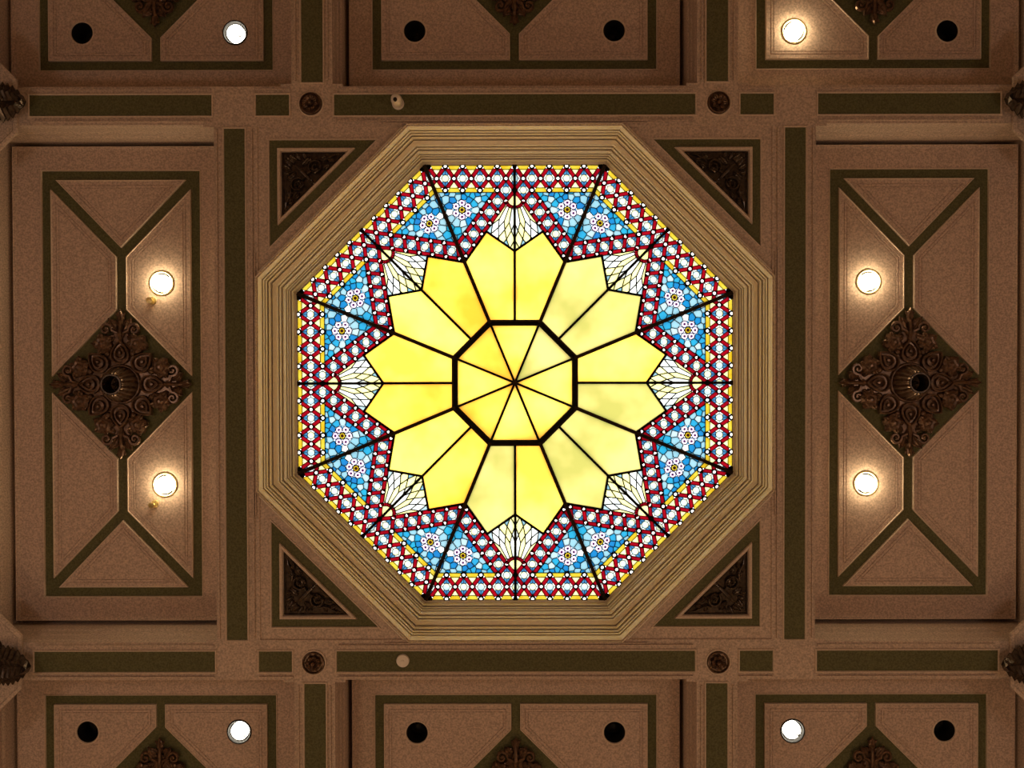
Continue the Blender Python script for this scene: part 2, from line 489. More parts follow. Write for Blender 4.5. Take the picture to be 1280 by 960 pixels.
# unseen sheet added to block sky light above the coffers, open over the glass
mb = MB()
oc = [(AG*1.012/math.cos(PI/8)*math.cos(PI/8+PI/4*i), AG*1.012/math.cos(PI/8)*math.sin(PI/8+PI/4*i)) for i in range(8)]
filled(mb, [(-WX-.2, -WX-.2), (WX+.2, -WX-.2), (WX+.2, WX+.2), (-WX-.2, WX+.2)], [oc], 0, BROWN)
sky_blocker = struct(mb.build('sky_blocker')); sky_blocker.location = (0, 0, ZC + max(ZG + 0.01, 0.80))

# glass surface: eight planes rising towards a raised middle ring
SL = 0.20
GA = 271.7                                        # apothem of the glass edge in the picture (px)
AE = GA * S * (1 + ZG / H)
def g3(u, v, dz=0.0):
    q = (GA - v) * S
    aa = q * (1 + (ZG + SL*AE)/H) / (1 + q*SL/H)
    zz = ZG + SL * (AE - aa)
    return (u * S * (1 + zz/H), -aa, zz + dz)
LATT = 2.45                                       # half width of the red bars (px)
Tn = lambda k: (21.6*k, 1.2)
Mn = lambda k: (10.8+21.6*k, 16.6)
Bn = lambda k: (21.6*k, 31.3)
In = lambda j: (10.8+10.0*j, 45+13.7*j)
On = lambda j: (21.6+10.0*j, 31.3+13.5*j)
RIBU = lambda v: 112.5 - TG*v
PANEL = [(0, 0), (112.5, 0), (RIBU(197), 197), (0, 197)]

def build_panel(sg):
    """all the pieces of one half sector in picture pixels (u along the edge, v inwards); sg mirrors it"""
    P = {'lead': MB(), 'lists': []}               # lists: (name, MB) for pieces of their own
    lead = P['lead']
    W3 = lambda pl, dz=0.0: [g3(sg*x, y, dz) for x, y in pl]
    def came(pl, w, dz=-0.008):
        pl = ccw(pl); i = inset(pl, w)
        lead.loops([W3(pl, 0.004), W3(pl, dz), W3(i, dz), W3(i, 0.004)], LEAD, False)
    def pane(mb, pl, mat, w=0.35, cm=True, d=0.0):
        pl = clean(ccw(pl))
        if len(pl) < 3 or abs(area(pl)) < 0.6: return False
        if cm: came(pl, w)
        i = inset(pl, w*0.5)
        if area(i) <= 0.05: i = pl
        mb.loops([W3(pl, 0.003), W3(i, -0.003+d)], mat, True)
        return True
    def own(name, polys, w=0.35):
        mb = MB(); ok = False
        for pl, mat in polys:
            ok = pane(mb, pl, mat, w) or ok
        if ok: P['lists'].append((name, mb))
    def clipP(pl): return clip_poly(ccw(pl), PANEL)
    red = MB(); crm = MB(); dots = MB(); mos = MB()
    insets = {}
    def cell(nodes, offs=None):
        """inset cell; remembers its corner at every node, so that bars and cells meet exactly"""
        if area(nodes) < 0: nodes = list(reversed(nodes)); offs = None if offs is None else [offs[(len(nodes)-2-i) % len(nodes)] for i in range(len(nodes))]
        ii = inset(nodes, offs or LATT)
        for i in range(len(nodes)):
            a, b = nodes[i], nodes[(i+1) % len(nodes)]
            ka, kb = (round(a[0], 1), round(a[1], 1)), (round(b[0], 1), round(b[1], 1))
            insets.setdefault(tuple(sorted((ka, kb))), []).append({ka: ii[i], kb: ii[(i+1) % len(nodes)]})
        return ii
    def diamond(nodes, rot=0):
        ii = cell(nodes)
        cx = sum(p[0] for p in ii)/4; cy = sum(p[1] for p in ii)/4
        r = 4.5; c = circ(cx, cy, r, 12)
        # circle in the middle; points above and below blue, left and right white
        ps = [(clipP(c), G_OPL)]
        order = sorted(ii, key=lambda p: math.atan2(p[1]-cy, p[0]-cx))
        for n, p in enumerate(order):
            an = math.atan2(p[1]-cy, p[0]-cx)
            vert = abs(math.sin(an)) > 0.75
            e0, e1 = order[n-1], order[(n+1) % 4]
            def tang(e):     # midpoint of the diamond's edge
                return ((p[0]+e[0])/2, (p[1]+e[1])/2)
            m0, m1 = tang(e0), tang(e1)
            a0 = math.atan2(m0[1]-cy, m0[0]-cx); a1 = math.atan2(m1[1]-cy, m1[0]-cx)
            while a1 < a0: a1 += 2*PI
            arc = [(cx+r*math.cos(a0+(a1-a0)*t/4), cy+r*math.sin(a0+(a1-a0)*t/4)) for t in range(5)]
            # piece between the circle's arc and the diamond's corner, cut in two convex-ish quads
            mid = arc[2]
            ps.append((clipP([m0, p, mid, arc[1], arc[0]]), G_BLU if vert else G_WHT))
            ps.append((clipP([p, m1, arc[4], arc[3], mid]), G_BLU if vert else G_WHT))
        own('diamond_pane', [x for x in ps if len(x[0]) > 2], 0.28)
    for k in range(0, 6): diamond([Mn(k-1), Tn(k), Mn(k), Bn(k)])
    for k in range(0, 6):
        ii = cell([Tn(k), Mn(k), Tn(k+1)], [LATT, LATT, -1.0] if area([Tn(k), Mn(k), Tn(k+1)]) > 0 else None)
        nodes = ccw([Tn(k), Mn(k), Tn(k+1)])
        offs = [(-1.0 if abs(nodes[i][1]-nodes[(i+1) % 3][1]) < 1 else LATT) for i in range(3)]
        ii = inset(nodes, offs)
        own('amber_bar', [(clipP(clip_half(ii, 0, 1, 5.6)), G_BAR)])
        pane(crm, clipP(clip_half(ii, 0, -1, -5.6)), G_CRM)
    for k in range(1, 6):
        nodes = ccw([Bn(k), Mn(k), Bn(k+1)])
        cell(nodes)
        offs = [(-2.6 if abs(nodes[i][1]-nodes[(i+1) % 3][1]) < 1 else LATT) for i in range(3)]
        ii = inset(nodes, offs)
        own('amber_bar', [(clipP(clip_half(ii, 0, -1, -28.3)), G_BAR)])
        pane(crm, clipP(clip_half(ii, 0, 1, 28.3)), G_CRM)
    diamond([Mn(0), Bn(1), In(0), Bn(0)])
    for j in range(1, 8): diamond([On(j-1), On(j), In(j), In(j-1)])
    # half cell under the centre line with its red arc
    ca, ra = 41.7, 11.3
    a_i = math.atan2(In(0)[1]-ca, In(0)[0])
    arcp = lambda r, n=5: [(r*math.cos(a_i+(PI/2-a_i)*t/n), ca+r*math.sin(a_i+(PI/2-a_i)*t/n)) for t in range(n+1)]
    cell([Bn(0), In(0), (0, 58.7), (-10.8, 45)])
    d0 = inset(ccw([Bn(0), In(0), (-10.8, 45)]), LATT)
    top = clip_half([p for p in d0], 0, 1, 44.0)
    c0 = [(0, 31.3+LATT/0.6), ] 
    inner = arcp(ra-2.2)
    own('cream_pane', [(clipP([(0, 31.3+4.2), (inner[0][0]-0.8, inner[0][1]-0.5)] + inner), G_CRM)])
    outer = arcp(ra+2.2)
    for t in range(5):
        pane(red, clipP([inner[t], outer[t], outer[t+1], inner[t+1]]), G_RED, 0.3)
    # neighbours of the diagonal band that carry no diamonds: the fan side and the mosaic side
    cell([In(0), In(1), In(2), In(3), In(4), In(5), In(6), (-60, 130), (-60, 60)])
    cell(list(reversed([On(0), On(1), On(2), On(3), On(4), On(5), On(6), On(7), (200, 120), (200, 31.3)])))
    # red bars between the cells
    band = []
    for key, lst in insets.items():
        if len(lst) == 2:
            (ka, kb) = key
            pl = [lst[0][ka], lst[0][kb], lst[1][kb], lst[1][ka]]
            # square the bar off near its nodes
            pl = clipP(ccw(pl))
            if len(pl) < 3 or area(pl) < 2: continue
            diag = (ka[1]+kb[1])/2 > 31.5
            if diag: own('red_bar', [(pl, G_RED)], 0.45)
            else: pane(red, pl, G_RED, 0.45)
        elif len(lst) == 1:
            pass
    # white jewels at the nodes, each in a lead joint
    nodes = [Tn(k) for k in range(0, 6)] + [Mn(k) for k in range(0, 5)] + [Bn(k) for k in range(1, 5)] + [In(j) for j in range(0, 6)] + [On(j) for j in range(1, 5)]
    for (x, y) in [Tn(0), Bn(0), Tn(5)]:
        pl = [(max(0, x+3.0*math.cos(2*PI*i/12)) if x < 50 else x+4.0*math.cos(2*PI*i/12), max(-.5, y+4.3*math.sin(2*PI*i/12))) for i in range(12)]
        lead.loops([W3(pl, 0.004), W3(pl, -0.008)], LEAD, True)
    for (x, y) in nodes:
        if x > RIBU(y) - 2.2 or x < 1.2: continue
        edge = abs(y-1.2) < .1 or abs(y-31.3) < .1
        ex_ = 4.1 if edge else 3.1
        n = 10
        ri = [(x+1.95*math.cos(2*PI*i/n), y+1.95*math.sin(2*PI*i/n)) for i in range(n)]
        ro = [(x+ex_*math.cos(2*PI*i/n), max(-.5, y+4.2*math.sin(2*PI*i/n))) for i in range(n)]
        lead.loops([W3(ro, 0.002), W3(ro, -0.006), W3(ri, -0.007), W3(ri, 0.004)], LEAD, False)
        dots.loops([W3(ri, 0.006), W3([(x+(p[0]-x)*.7, y+(p[1]-y)*.7) for p in ri], 0.002)], G_JEW, True)
    # fan of pale rays
    ln = math.hypot(10, 13.7); nx, ny = 13.7/ln, -10/ln          # right-hand normal of the band's inner edge
    cI = nx*In(0)[0]+ny*In(0)[1]-LATT
    P1 = (35.3, 0); P1 = (35.3, (nx*35.3-cI)/(-ny)); Cc = (0, 107.3)
    fan_clip = [(0, 45), (60, 45), (60, 120), (0, 120)]
    def fanclip(pl):
        pl = clip_half(ccw(pl), nx, ny, cI)
        if len(pl) < 3: return []
        ex, ey = Cc[0]-P1[0], Cc[1]-P1[1]; l = math.hypot(ex, ey); mx, my = -ey/l, ex/l
        if mx*0+my*60-(mx*Cc[0]+my*Cc[1]) > 0: mx, my = -mx, -my
        pl = clip_half(pl, mx, my, mx*Cc[0]+my*Cc[1]-0.0)
        if len(pl) < 3: return []
        pl = clip_half(pl, -1, 0, 0)
        return clean(pl) if len(pl) > 2 else []
    Fo = (0, 33.0); NR = 4; dth = math.radians(39)/NR
    pt = lambda th, r: (Fo[0]+r*math.sin(th), Fo[1]+r*math.cos(th))
    r1, r2, r3, r4 = 39, 49, 60, 71
    rnd = random.Random(3)
    cl = lambda w: rnd.choices([G_CRM, G_WHT, G_ICE, G_LBL], w)[0]
    for i in range(-1, NR+1):
        t0, tm, t1 = i*dth, (i+.5)*dth, (i+1)*dth
        rr = 21.0
        own('fan_pane', [(fanclip([pt(t0, rr-.6), pt(t0, r1), pt(tm, r2), pt(t1, r1), pt(t1, rr-.6)]), G_CRM if i % 2 else G_WHT)], 0.62)
        own('fan_pane', [(fanclip([pt(t0, r1), pt(tm, r2), pt(t0, r3), pt(t0-.5*dth, r2)]), cl((5, 3, 1, 0)))], 0.62)
        own('fan_pane', [(fanclip([pt(tm, r2), pt(t1, r3), pt(tm, r4), pt(t0, r3)]), cl((3, 3, 2, 1)))], 0.62)
        own('fan_pane', [(fanclip([pt(t0, r3), pt(tm, r4), pt(t0, r4+22), pt(t0-.5*dth, r4)]), cl((1, 1, 2, 4)))], 0.62)
        own('fan_pane', [(fanclip([pt(tm, r4), pt(t1, r4+22), pt(t0, r4+22)]), cl((1, 1, 2, 4)))], 0.62)
    # big yellow petal
    Q = (RIBU(121.0), 121.0)
    petal = ccw([Cc, P1, Q, (RIBU(196), 196), (0, 196)])
    pm = MB(); pane(pm, petal, G_YEL[1], 0.5)
    P['petal'] = pm
    # heavy leads round the petal tip
    def bar(a, b, w, d=0.022):
        dx, dy = b[0]-a[0], b[1]-a[1]; l = math.hypot(dx, dy); ox, oy = -dy/l*w/2, dx/l*w/2
        pl = [(a[0]+ox, a[1]+oy), (b[0]+ox, b[1]+oy), (b[0]-ox, b[1]-oy), (a[0]-ox, a[1]-oy)]
        lead.loops([W3(pl, 0.004), W3(pl, -d)], LEAD, True)
    bar(Cc, P1, 2.6); bar((P1[0]-.6, P1[1]-.8), Q, 2.8)
    # line between the amber bars and the mosaic
    # mosaic with its flower
    lo = (13.5/math.hypot(10, 13.5), -10/math.hypot(10, 13.5))
    cO = lo[0]*On(0)[0]+lo[1]*On(0)[1]+LATT
    reg = clip_half([(10, 33.9), (120, 33.9), (120, 110), (10, 110)], -lo[0], -lo[1], -cO)
    reg = clip_half(reg, 1, TG, 112.5)
    reg = ccw(clean(reg))
    fx, fy = 65.6, 55.6
    rnd = random.Random(11)
    fl = [(fx, fy)] + [(fx+8.8*math.cos(PI/2+i*PI/3), fy+8.8*math.sin(PI/2+i*PI/3)) for i in range(6)]
    ring = [(fx+16.4*math.cos(i*2*PI/13+.2)+rnd.uniform(-.8, .8), fy+16.4*math.sin(i*2*PI/13+.2)+rnd.uniform(-.8, .8)) for i in range(13)]
    seeds = list(fl) + [p for p in ring]
    rx = [p[0] for p in reg]; ry = [p[1] for p in reg]
    tries = 0
    while tries < 4000 and len(seeds) < 88:
        tries += 1
        p = (rnd.uniform(min(rx)-3, max(rx)+3), rnd.uniform(min(ry)-3, max(ry)+3))
        if math.hypot(p[0]-fx, p[1]-fy) < 20: continue
        if any(math.hypot(p[0]-q[0], p[1]-q[1]) < 6.0 for q in seeds): continue
        seeds.append(p)
    flower = MB()
    for i, s0 in enumerate(seeds):
        pl = reg
        for j, q in enumerate(seeds):
            if j == i: continue
            ddx, ddy = q[0]-s0[0], q[1]-s0[1]
            if ddx*ddx+ddy*ddy > 1600: continue
            mx_, my_ = (q[0]+s0[0])/2, (q[1]+s0[1])/2
            pl = clip_half(pl, ddx, ddy, ddx*mx_+ddy*my_)
            if len(pl) < 3: break
        pl = clean(pl) if len(pl) > 2 else []
        if len(pl) < 3 or abs(area(pl)) < 1: continue
        if i < 7:
            n = 14; rad = 4.6 if i else 4.0
            pts = []; outp = []
            for k in range(n):
                t = 2*PI*k/n; dx, dy = math.cos(t), math.sin(t); best = 99
                for e in range(len(pl)):
                    a_, b_ = pl[e], pl[(e+1) % len(pl)]
                    ex, ey = b_[0]-a_[0], b_[1]-a_[1]
                    den = dx*ey-dy*ex
                    if abs(den) < 1e-9: continue
                    tt = ((a_[0]-s0[0])*ey-(a_[1]-s0[1])*ex)/den
                    if tt > 0: best = min(best, tt)
                outp.append((s0[0]+dx*best, s0[1]+dy*best))
                rr = min(rad, best-.15)
                pts.append((s0[0]+dx*rr, s0[1]+dy*rr))
            gap = G_CYA if i else LEAD
            # ring between the round piece and its cell
            flower.loops([W3(outp, 0.003), W3(pts, 0.003)], gap, False)
            r2_ = [(s0[0]+(p[0]-s0[0])*.86, s0[1]+(p[1]-s0[1])*.86) for p in pts]
            lead.loops([W3(pts, 0.006), W3(pts, -0.009), W3(r2_, -0.009), W3(r2_, 0.006)], LEAD, False)
            core = [(s0[0]+(p[0]-s0[0])*(.36 if i else .52), s0[1]+(p[1]-s0[1])*(.36 if i else .52)) for p in pts]
            flower.loops([W3(r2_, 0.0), W3(core, -0.006)], G_LIL if i else G_BAR, False)
            flower.loops([W3(core, -0.006), W3([(s0[0]+(p[0]-s0[0])*.15, s0[1]+(p[1]-s0[1])*.15) for p in pts], -0.010)], G_PUR if i else G_MAR, True)
            continue
        m = rnd.choices([G_CYA, G_DBL, G_LBL, G_ICE, G_WHT], (33, 12, 27, 20, 6))[0]
        pane(mos, pl, m, 0.42)
    P['lists'] += [('flower_pane', flower), ('lattice_bars', red), ('cream_triangles', crm), ('jewels', dots), ('blue_mosaic', mos)]
    return P
STUFF = {'lattice_bars', 'cream_triangles', 'jewels', 'blue_mosaic'}
PL = {sg: build_panel(sg) for sg in (1, -1)}
meshes = {sg: (PL[sg]['lead'].mesh('lead_came'), [(n, m.mesh(n)) for n, m in PL[sg]['lists']], PL[sg]['petal']) for sg in (1, -1)}
# tint of each petal, clockwise from the top (left half, right half)
tint = [(1, 1), (2, 2), (1, 2), (2, 2), (1, 2), (0, 1), (0, 1), (1, 0)]
pet = {}
for sg in (1, -1):
    for t in range(3):
        mb = MB(); src = PL[sg]['petal']; mb.v = src.v; mb.f = src.f; mb.m = src.m; mb.mats = [G_YEL[t]]
        pet[sg, t] = mb.mesh('petal_pane')
for k in range(8):
    for n, sg in enumerate((-1, 1)):
        le, ls, _ = meshes[sg]
        p = obj('glass_panel', le, sky); p.rotation_euler = (0, 0, PI/4*k)
        for nm, me in ls:
            c = obj(nm, me, p)
            if nm in STUFF: c['kind'] = 'stuff'
        obj('petal_pane', pet[sg, tint[k][n]], p)

# ribs: broad at the corners of the octagon, narrow along the middle of each side
def bar3(mb, p, q, wdt, dep, mat, up=0.02):
    P, Qv = Vector(p), Vector(q); d = (Qv-P).normalized(); s_ = d.cross(Vector((0, 0, 1))).normalized()*wdt/2
    n = s_.cross(d).normalized()
    if n.z > 0: n = -n
    vs = []
    for e in (P, Qv):
        vs += [e+s_-n*up, e-s_-n*up, e-s_*0.8+n*dep, e+s_*0.8+n*dep]
    mb.add(vs, [(0,1,2,3), (7,6,5,4), (0,4,5,1), (1,5,6,2), (2,6,7,3), (3,7,4,0)], mat)
VR = GA - 75.0                                      # v of the ring
mb = MB(); bar3(mb, g3(112.5, 0), g3(RIBU(VR), VR), 0.046, 0.055, RIBM); m_rib = mb.mesh('corner_rib')
mb = MB(); bar3(mb, g3(0, 0), g3(0, VR), 0.032, 0.030, LEAD); m_mid = mb.mesh('glazing_bar')
for k in range(8):
    for nm, me in (('corner_rib', m_rib), ('glazing_bar', m_mid)):
        o = obj(nm, me, sky); o.rotation_euler = (0, 0, PI/4*k)
# raised octagonal lantern in the middle
def octo(ap, z):
    return [(ap/math.cos(PI/8)*math.cos(PI/8+PI/4*i), ap/math.cos(PI/8)*math.sin(PI/8+PI/4*i), z) for i in range(8)]
ra_, rz_ = -g3(0, VR)[1], g3(0, VR)[2]
mb = MB()
mb.loops([octo(ra_+0.035, rz_+.01), octo(ra_+.035, rz_-.035), octo(ra_+.012, rz_-.035)], RIBM, False)
mb.loops([octo(ra_+.012, rz_-.035), octo(ra_-.02, rz_-.05), octo(ra_-.032, rz_-.04), octo(ra_-.032, rz_+.10)], LEAD, False)
mb.build('lantern_ring', sky)
zt = rz_ + .06
for k in range(8):
    an = PI/8 + PI/4*k
    A0 = Vector((0, 0, zt+.12)); ap = (ra_-.03)/math.cos(PI/8)
    B0 = Vector((ap*math.cos(an), ap*math.sin(an), zt)); B1 = Vector((ap*math.cos(an+PI/4), ap*math.sin(an+PI/4), zt))
    mb = MB(); cen = (A0+B0+B1)/3
    i3 = [cen+(p-cen)*.985 - Vector((0, 0, .006)) for p in (A0, B0, B1)]
    mb.loops([[A0, B0, B1], i3], G_YEL[[1, 1, 0, 1, 0, 1, 2, 1][k]], True)
    mb.build('lantern_pane', sky)
    mb = MB(); bar3(mb, A0, B0, .032, .022, LEAD); mb.build('lantern_lead', sky)
mb = MB(); mb.lathe([(.03, .02), (.034, -.02), (.024, -.04), (.010, -.045)], RIBM, 12, (0, 0, zt+.115), True)
mb.build('lantern_hub', sky)

# ================================================================== ORNAMENTS
def spiral(c, r0, turns, a0, sgn=1, z=-0.02, n=22):
    pts = []
    for i in range(n):
        t = i/(n-1); r = r0*(1-t*.82); a = a0+sgn*2*PI*turns*t
        pts.append((c[0]+r*math.cos(a), c[1]+r*math.sin(a), z-.012*t))
    return pts
def petal_mesh(L, W, hgt):
    """pointed oval boss, local +x outwards, with a groove and an inner bead"""
    def outl(sc, z):
        pts = []
        for i in range(20):
            t = 2*PI*i/20
            x = math.cos(t); y = 1.25*math.sin(t)*abs(math.sin(t/2))**0.7
            pts.append((L/2*x*sc, W/2*y*sc, z))
        return pts
    mb = MB()
    mb.loops([outl(1, 0), outl(1, -hgt), outl(.84, -hgt*1.1), outl(.78, -hgt*.35), outl(.60, -hgt*.3), outl(.55, -hgt*.9), outl(.46, -hgt*.95), outl(.40, -hgt*.4), outl(.22, -hgt*.5), outl(.12, -hgt*.95)], BRONZE, True)
    return mb.mesh('petal', False)
KP = KD * S
def rosette(label, loc):
    r = thing('ceiling_rosette', label, 'rosette', loc, 0, 'carved rosettes in the coffers')
    # eight-lobed base plate
    mb = MB(); n = 64; ls = []
    for sc, z in ((1, 0.0), (1, -.022), (.96, -.030), (.3, -.034)):
        l = []
        for i in range(n):
            a = 2*PI*i/n
            rr = 53 + 15*math.cos(4*a) + 3*math.cos(8*a) + 2.0*math.cos(16*a+1)
            l.append((rr*sc*KP*math.cos(a), rr*sc*KP*math.sin(a), z))
        ls.append(l)
    mb.loops(ls, BRONZE, True); mb.build('base_plate', r)
    pm = petal_mesh(30*KP, 23*KP, .05)
    for i in range(8):
        o = obj('petal', pm, r); a = PI/4*i
        o.location = (39.5*KP*math.cos(a), 39.5*KP*math.sin(a), -.024); o.rotation_euler = (0, 0, a)
    # beads between the petals
    mb = MB(); mb.lathe([(4*KP, 0), (3.6*KP, -.03), (2*KP, -.042), (.4*KP, -.045)], BRONZE, 10, cap=True)
    bd = mb.mesh('bead', True)
    for i in range(8):
        a = PI/4*(i+.5); o = obj('bead', bd, r); o.location = (41.4*KP*math.cos(a), 41.4*KP*math.sin(a), -.03)
    # fluted pendant
    mb = MB()
    mb.lathe([(25*KP, -.03), (25*KP, -.055), (23*KP, -.065), (22.2*KP, -.055)], BRONZE, 40)
    mb.build('pendant_collar', r, True)
    mb = MB()
    mb.lathe([(22.5*KP, -.045), (20.5*KP, -.10), (17.5*KP, -.17), (14.5*KP, -.235), (13*KP, -.255)], BRONZE, 120, flute=.05, nfl=20)
    pd = mb.build('fluted_pendant', r)
    mb = MB()
    mb.lathe([(13*KP, -.25), (12.5*KP, -.262), (10.8*KP, -.262), (10*KP, -.08), (0.4*KP, -.06)], BRONZED, 32, cap=True)
    for i in range(6):
        a = PI/3*i
        mb.leaf((1.5*KP*math.cos(a), 1.5*KP*math.sin(a)), a, 6.5*KP, 4.2*KP, BRONZED, .012, .004, -.085)
    mb.build('pendant_cup', pd)
    # scrolled ends on the four axes
    mb = MB()
    mb.tube([(48*KP, 0, -.03), (60*KP, 0, -.05), (72*KP, 0, -.045), (80*KP, 0, -.03)], [.026, .022, .02, .01], BRONZE, 8)
    for sg in (-1, 1):
        sp = spiral((65*KP, sg*17.5*KP), 7.4*KP, 1.35, -sg*PI*.55, sg*1, -.045)
        mb.tube([(56*KP, sg*2*KP, -.03), (61*KP, sg*4*KP, -.045)] + sp, [.018]*2+[.021-.0004*i for i in range(len(sp))], BRONZE, 6)
        mb.lathe([(2.2*KP, -.03), (1.8*KP, -.06), (.3*KP, -.068)], BRONZE, 10, (65*KP, sg*17.5*KP, 0), True)
        mb.leaf((62*KP, sg*5*KP), sg*.5, 19*KP, 8*KP, BRONZE, .03, .01, -.03)
        mb.leaf((70*KP, sg*3*KP), sg*1.0, 12*KP, 6*KP, BRONZE, .03, .01, -.03)
        mb.leaf((58*KP, sg*8*KP), sg*2.2, 10*KP, 7*KP, BRONZE, .03, .01, -.03)
    mb.leaf((70*KP, 0), 0, 19*KP, 8*KP, BRONZE, .03, .0, -.03)
    for sg in (-1, 1): mb.leaf((78*KP, 0), sg*.7, 9*KP, 4*KP, BRONZE, .02, .0, -.03)
    sm = mb.mesh('scroll_end', False)
    for i in range(4):
        o = obj('scroll_end', sm, r); o.rotation_euler = (0, 0, PI/2*i)
        if i % 2: o.scale = (1.05, 1, 1)
    # leaf buds between scrolls and petals
    mb = MB()
    mb.lathe([(9*KP, 0), (8.4*KP, -.03), (5.5*KP, -.052), (3.5*KP, -.048), (1.2*KP, -.065)], BRONZE, 20, (0, 0, -.01), True, flute=.12, nfl=5)
    for i in range(5):
        a = 2*PI*i/5+.3; mb.leaf((1.5*KP*math.cos(a), 1.5*KP*math.sin(a)), a, 9.5*KP, 6*KP, BRONZE, .028, -.01, -.032)
    bm_ = mb.mesh('leaf_bud')
    for i in range(4):
        for sg in (-1, 1):
            a = PI/2*i+sg*.40; o = obj('leaf_bud', bm_, r)
            o.location = (54.5*KP*math.cos(a), 54.5*KP*math.sin(a), -.012); o.rotation_euler = (0, 0, a*3); o.scale = (1.3, 1.3, 1.2)
    return r
zr = ZC + ZD + .012
rp = rosette('carved bronze rosette with fluted pendant in the tall coffer with brass sprinkler heads', (-491.3*KP, 0, zr))
dup(rp, (491.3*KP, 0, zr), 0, 'carved bronze rosette with fluted pendant in the tall coffer without sprinkler heads')
for (x, y, lb) in ((0, -536, 'carved bronze rosette in the wide coffer behind the beam with the dome camera'),
                   (0, 536, 'carved bronze rosette in the wide coffer behind the beam with the white detector disc'),
                   (-446, -536, 'carved bronze rosette in the square coffer between dome camera beam and sprinkler coffer side'),
                   (446, -536, 'carved bronze rosette in the square coffer past the dome camera beam, without sprinklers beside it'),
                   (-446, 536, 'carved bronze rosette in the square coffer between detector disc beam and sprinkler coffer side'),
                   (446, 536, 'carved bronze rosette in the square coffer past the detector beam, without sprinklers beside it')):
    dup(rp, (x*KP, y*KP, zr), 0, lb)

# spandrel carvings (local: right angle at the origin, legs along +x and +y)
def spandrel(label, loc, sc):
    r = thing('spandrel_carving', label, 'carving', loc, 0, 'carved triangles at the octagon corners')
    s = S
    mb = MB()
    tri = [(1.5, 1.5), (79, 1.5), (1.5, 79)]
    L = lambda d, z: [(x*s, y*s, z) for x, y in inset(tri, d)]
    mb.loops([L(0, 0), L(0, -.012), L(1.2, -.014), L(1.6, -.006)], BRONZED, True); mb.build('backing', r)
    mb = MB()
    mb.tube([(42*s, 42*s, -.008), (34*s, 34*s, -.03), (26*s, 26*s, -.045), (18*s, 18*s, -.04)], [.012, .018, .024, .014], BRONZED, 8)
    for t in (41, 37, 33, 29): mb.lathe([(2*s, 0), (1.7*s, -.022), (.4*s, -.03)], BRONZED, 8, (t*s, t*s, -.022), True)
    mb.build('stem', r)
    for sg in (0, 1):
        mb = MB()
        fl = (lambda p: (p[1], p[0], p[2])) if sg else (lambda p: p)
        sp = spiral((43*s, 20*s), 9.5*s, 1.5, PI*.75, 1, -.03)
        mb.tube([fl(p) for p in [(30*s, 31*s, -.02), (33*s, 28*s, -.03)] + sp], [.012, .015]+[.017-.0004*i for i in range(len(sp))], BRONZED, 6)
        mb.tube([fl(p) for p in [(44*s, 10*s, -.02), (52*s, 12*s, -.035), (58*s, 10*s, -.03), (65*s, 6*s, -.025), (72*s, 4.5*s, -.012)]], [.010, .016, .014, .010, .004], BRONZED, 6)
        mb.build('scroll', r)
        mb = MB()
        for (x, y, a, l, w_) in ((20, 12, 3.6, 12, 6), (24, 12, 4.2, 10, 5), (30, 12, 4.6, 9, 5), (26, 18, 5.6, 14, 6), (50, 14, 5.4, 10, 6), (56, 10, .3, 13, 5),
                                 (36, 27, 6.0, 13, 6), (43, 20, .6, 7, 5), (43, 20, 2.5, 7, 5), (52, 22, 5.9, 10, 5), (16, 16, 3.75, 11, 6), (33, 16, 5.2, 9, 6)):
            if sg: x, y, a = y, x, PI/2 - a
            mb.leaf((x*s, y*s), a, l*s, w_*s, BRONZED, .03, .012, -.016)
        mb.build('leafage', r)
    if sc: r.scale = sc
    return r
SPX = 292.0
s0 = spandrel('dark carved spandrel of scrolls and leaves at the octagon corner, dome camera and sprinkler side', (-SPX*S, -SPX*S+.0, ZC+.05), None)
dup(s0, (SPX*S, -SPX*S, ZC+.05), 0, 'dark carved spandrel of scrolls and leaves between dome camera beam and coffer without sprinklers', None, (-1, 1, 1))
dup(s0, (-SPX*S, SPX*S, ZC+.05), 0, 'dark carved spandrel of scrolls and leaves between detector disc beam and sprinkler coffer', None, (1, -1, 1))
dup(s0, (SPX*S, SPX*S, ZC+.05), 0, 'dark carved spandrel of scrolls and leaves between detector disc beam and coffer without sprinklers', None, (-1, -1, 1))

# round medallions on the beam crossings
def medallion(label, loc):
    r = thing('beam_medallion', label, 'medallion', loc, 0, 'round medallions on the beam crossings')
    mb = MB(); mb.lathe([(16*S, 0), (16*S, -.012), (14.6*S, -.018), (13.6*S, -.006)], RIM, 32); mb.build('plaster_ring', r)
    mb = MB(); mb.lathe([(13.6*S, 0), (13.4*S, -.03), (12.2*S, -.036), (11.4*S, -.022), (2*S, -.018)], BRONZE, 32, cap=True); mb.build('disc', r)
    mb = MB(); mb.leaf((1.6*S, 0), 0, 8.6*S, 6.2*S, BRONZE, .045, -.005, -.020); pm = mb.mesh('petal')
    for i in range(8):
        o = obj('petal', pm, r); o.rotation_euler = (0, 0, PI/4*i+.2)
    mb = MB(); mb.lathe([(3*S, -.02), (2.8*S, -.06), (1.5*S, -.078), (.3*S, -.08)], BRONZE, 12, cap=True); mb.build('boss', r, True)
    return r
m0 = medallion('round bronze flower medallion on the beam crossing next to the dome camera', (-253.5*S, -349*S, ZC))
dup(m0, (253.5*S, -349*S, ZC), 0, 'round bronze flower medallion at the far end of the long strip with the dome camera')
dup(m0, (-253.5*S, 349*S, ZC), 0, 'round bronze flower medallion on the beam crossing next to the white detector disc')
dup(m0, (253.5*S, 349*S, ZC), 0, 'round bronze flower medallion at the far end of the long strip with the detector disc')

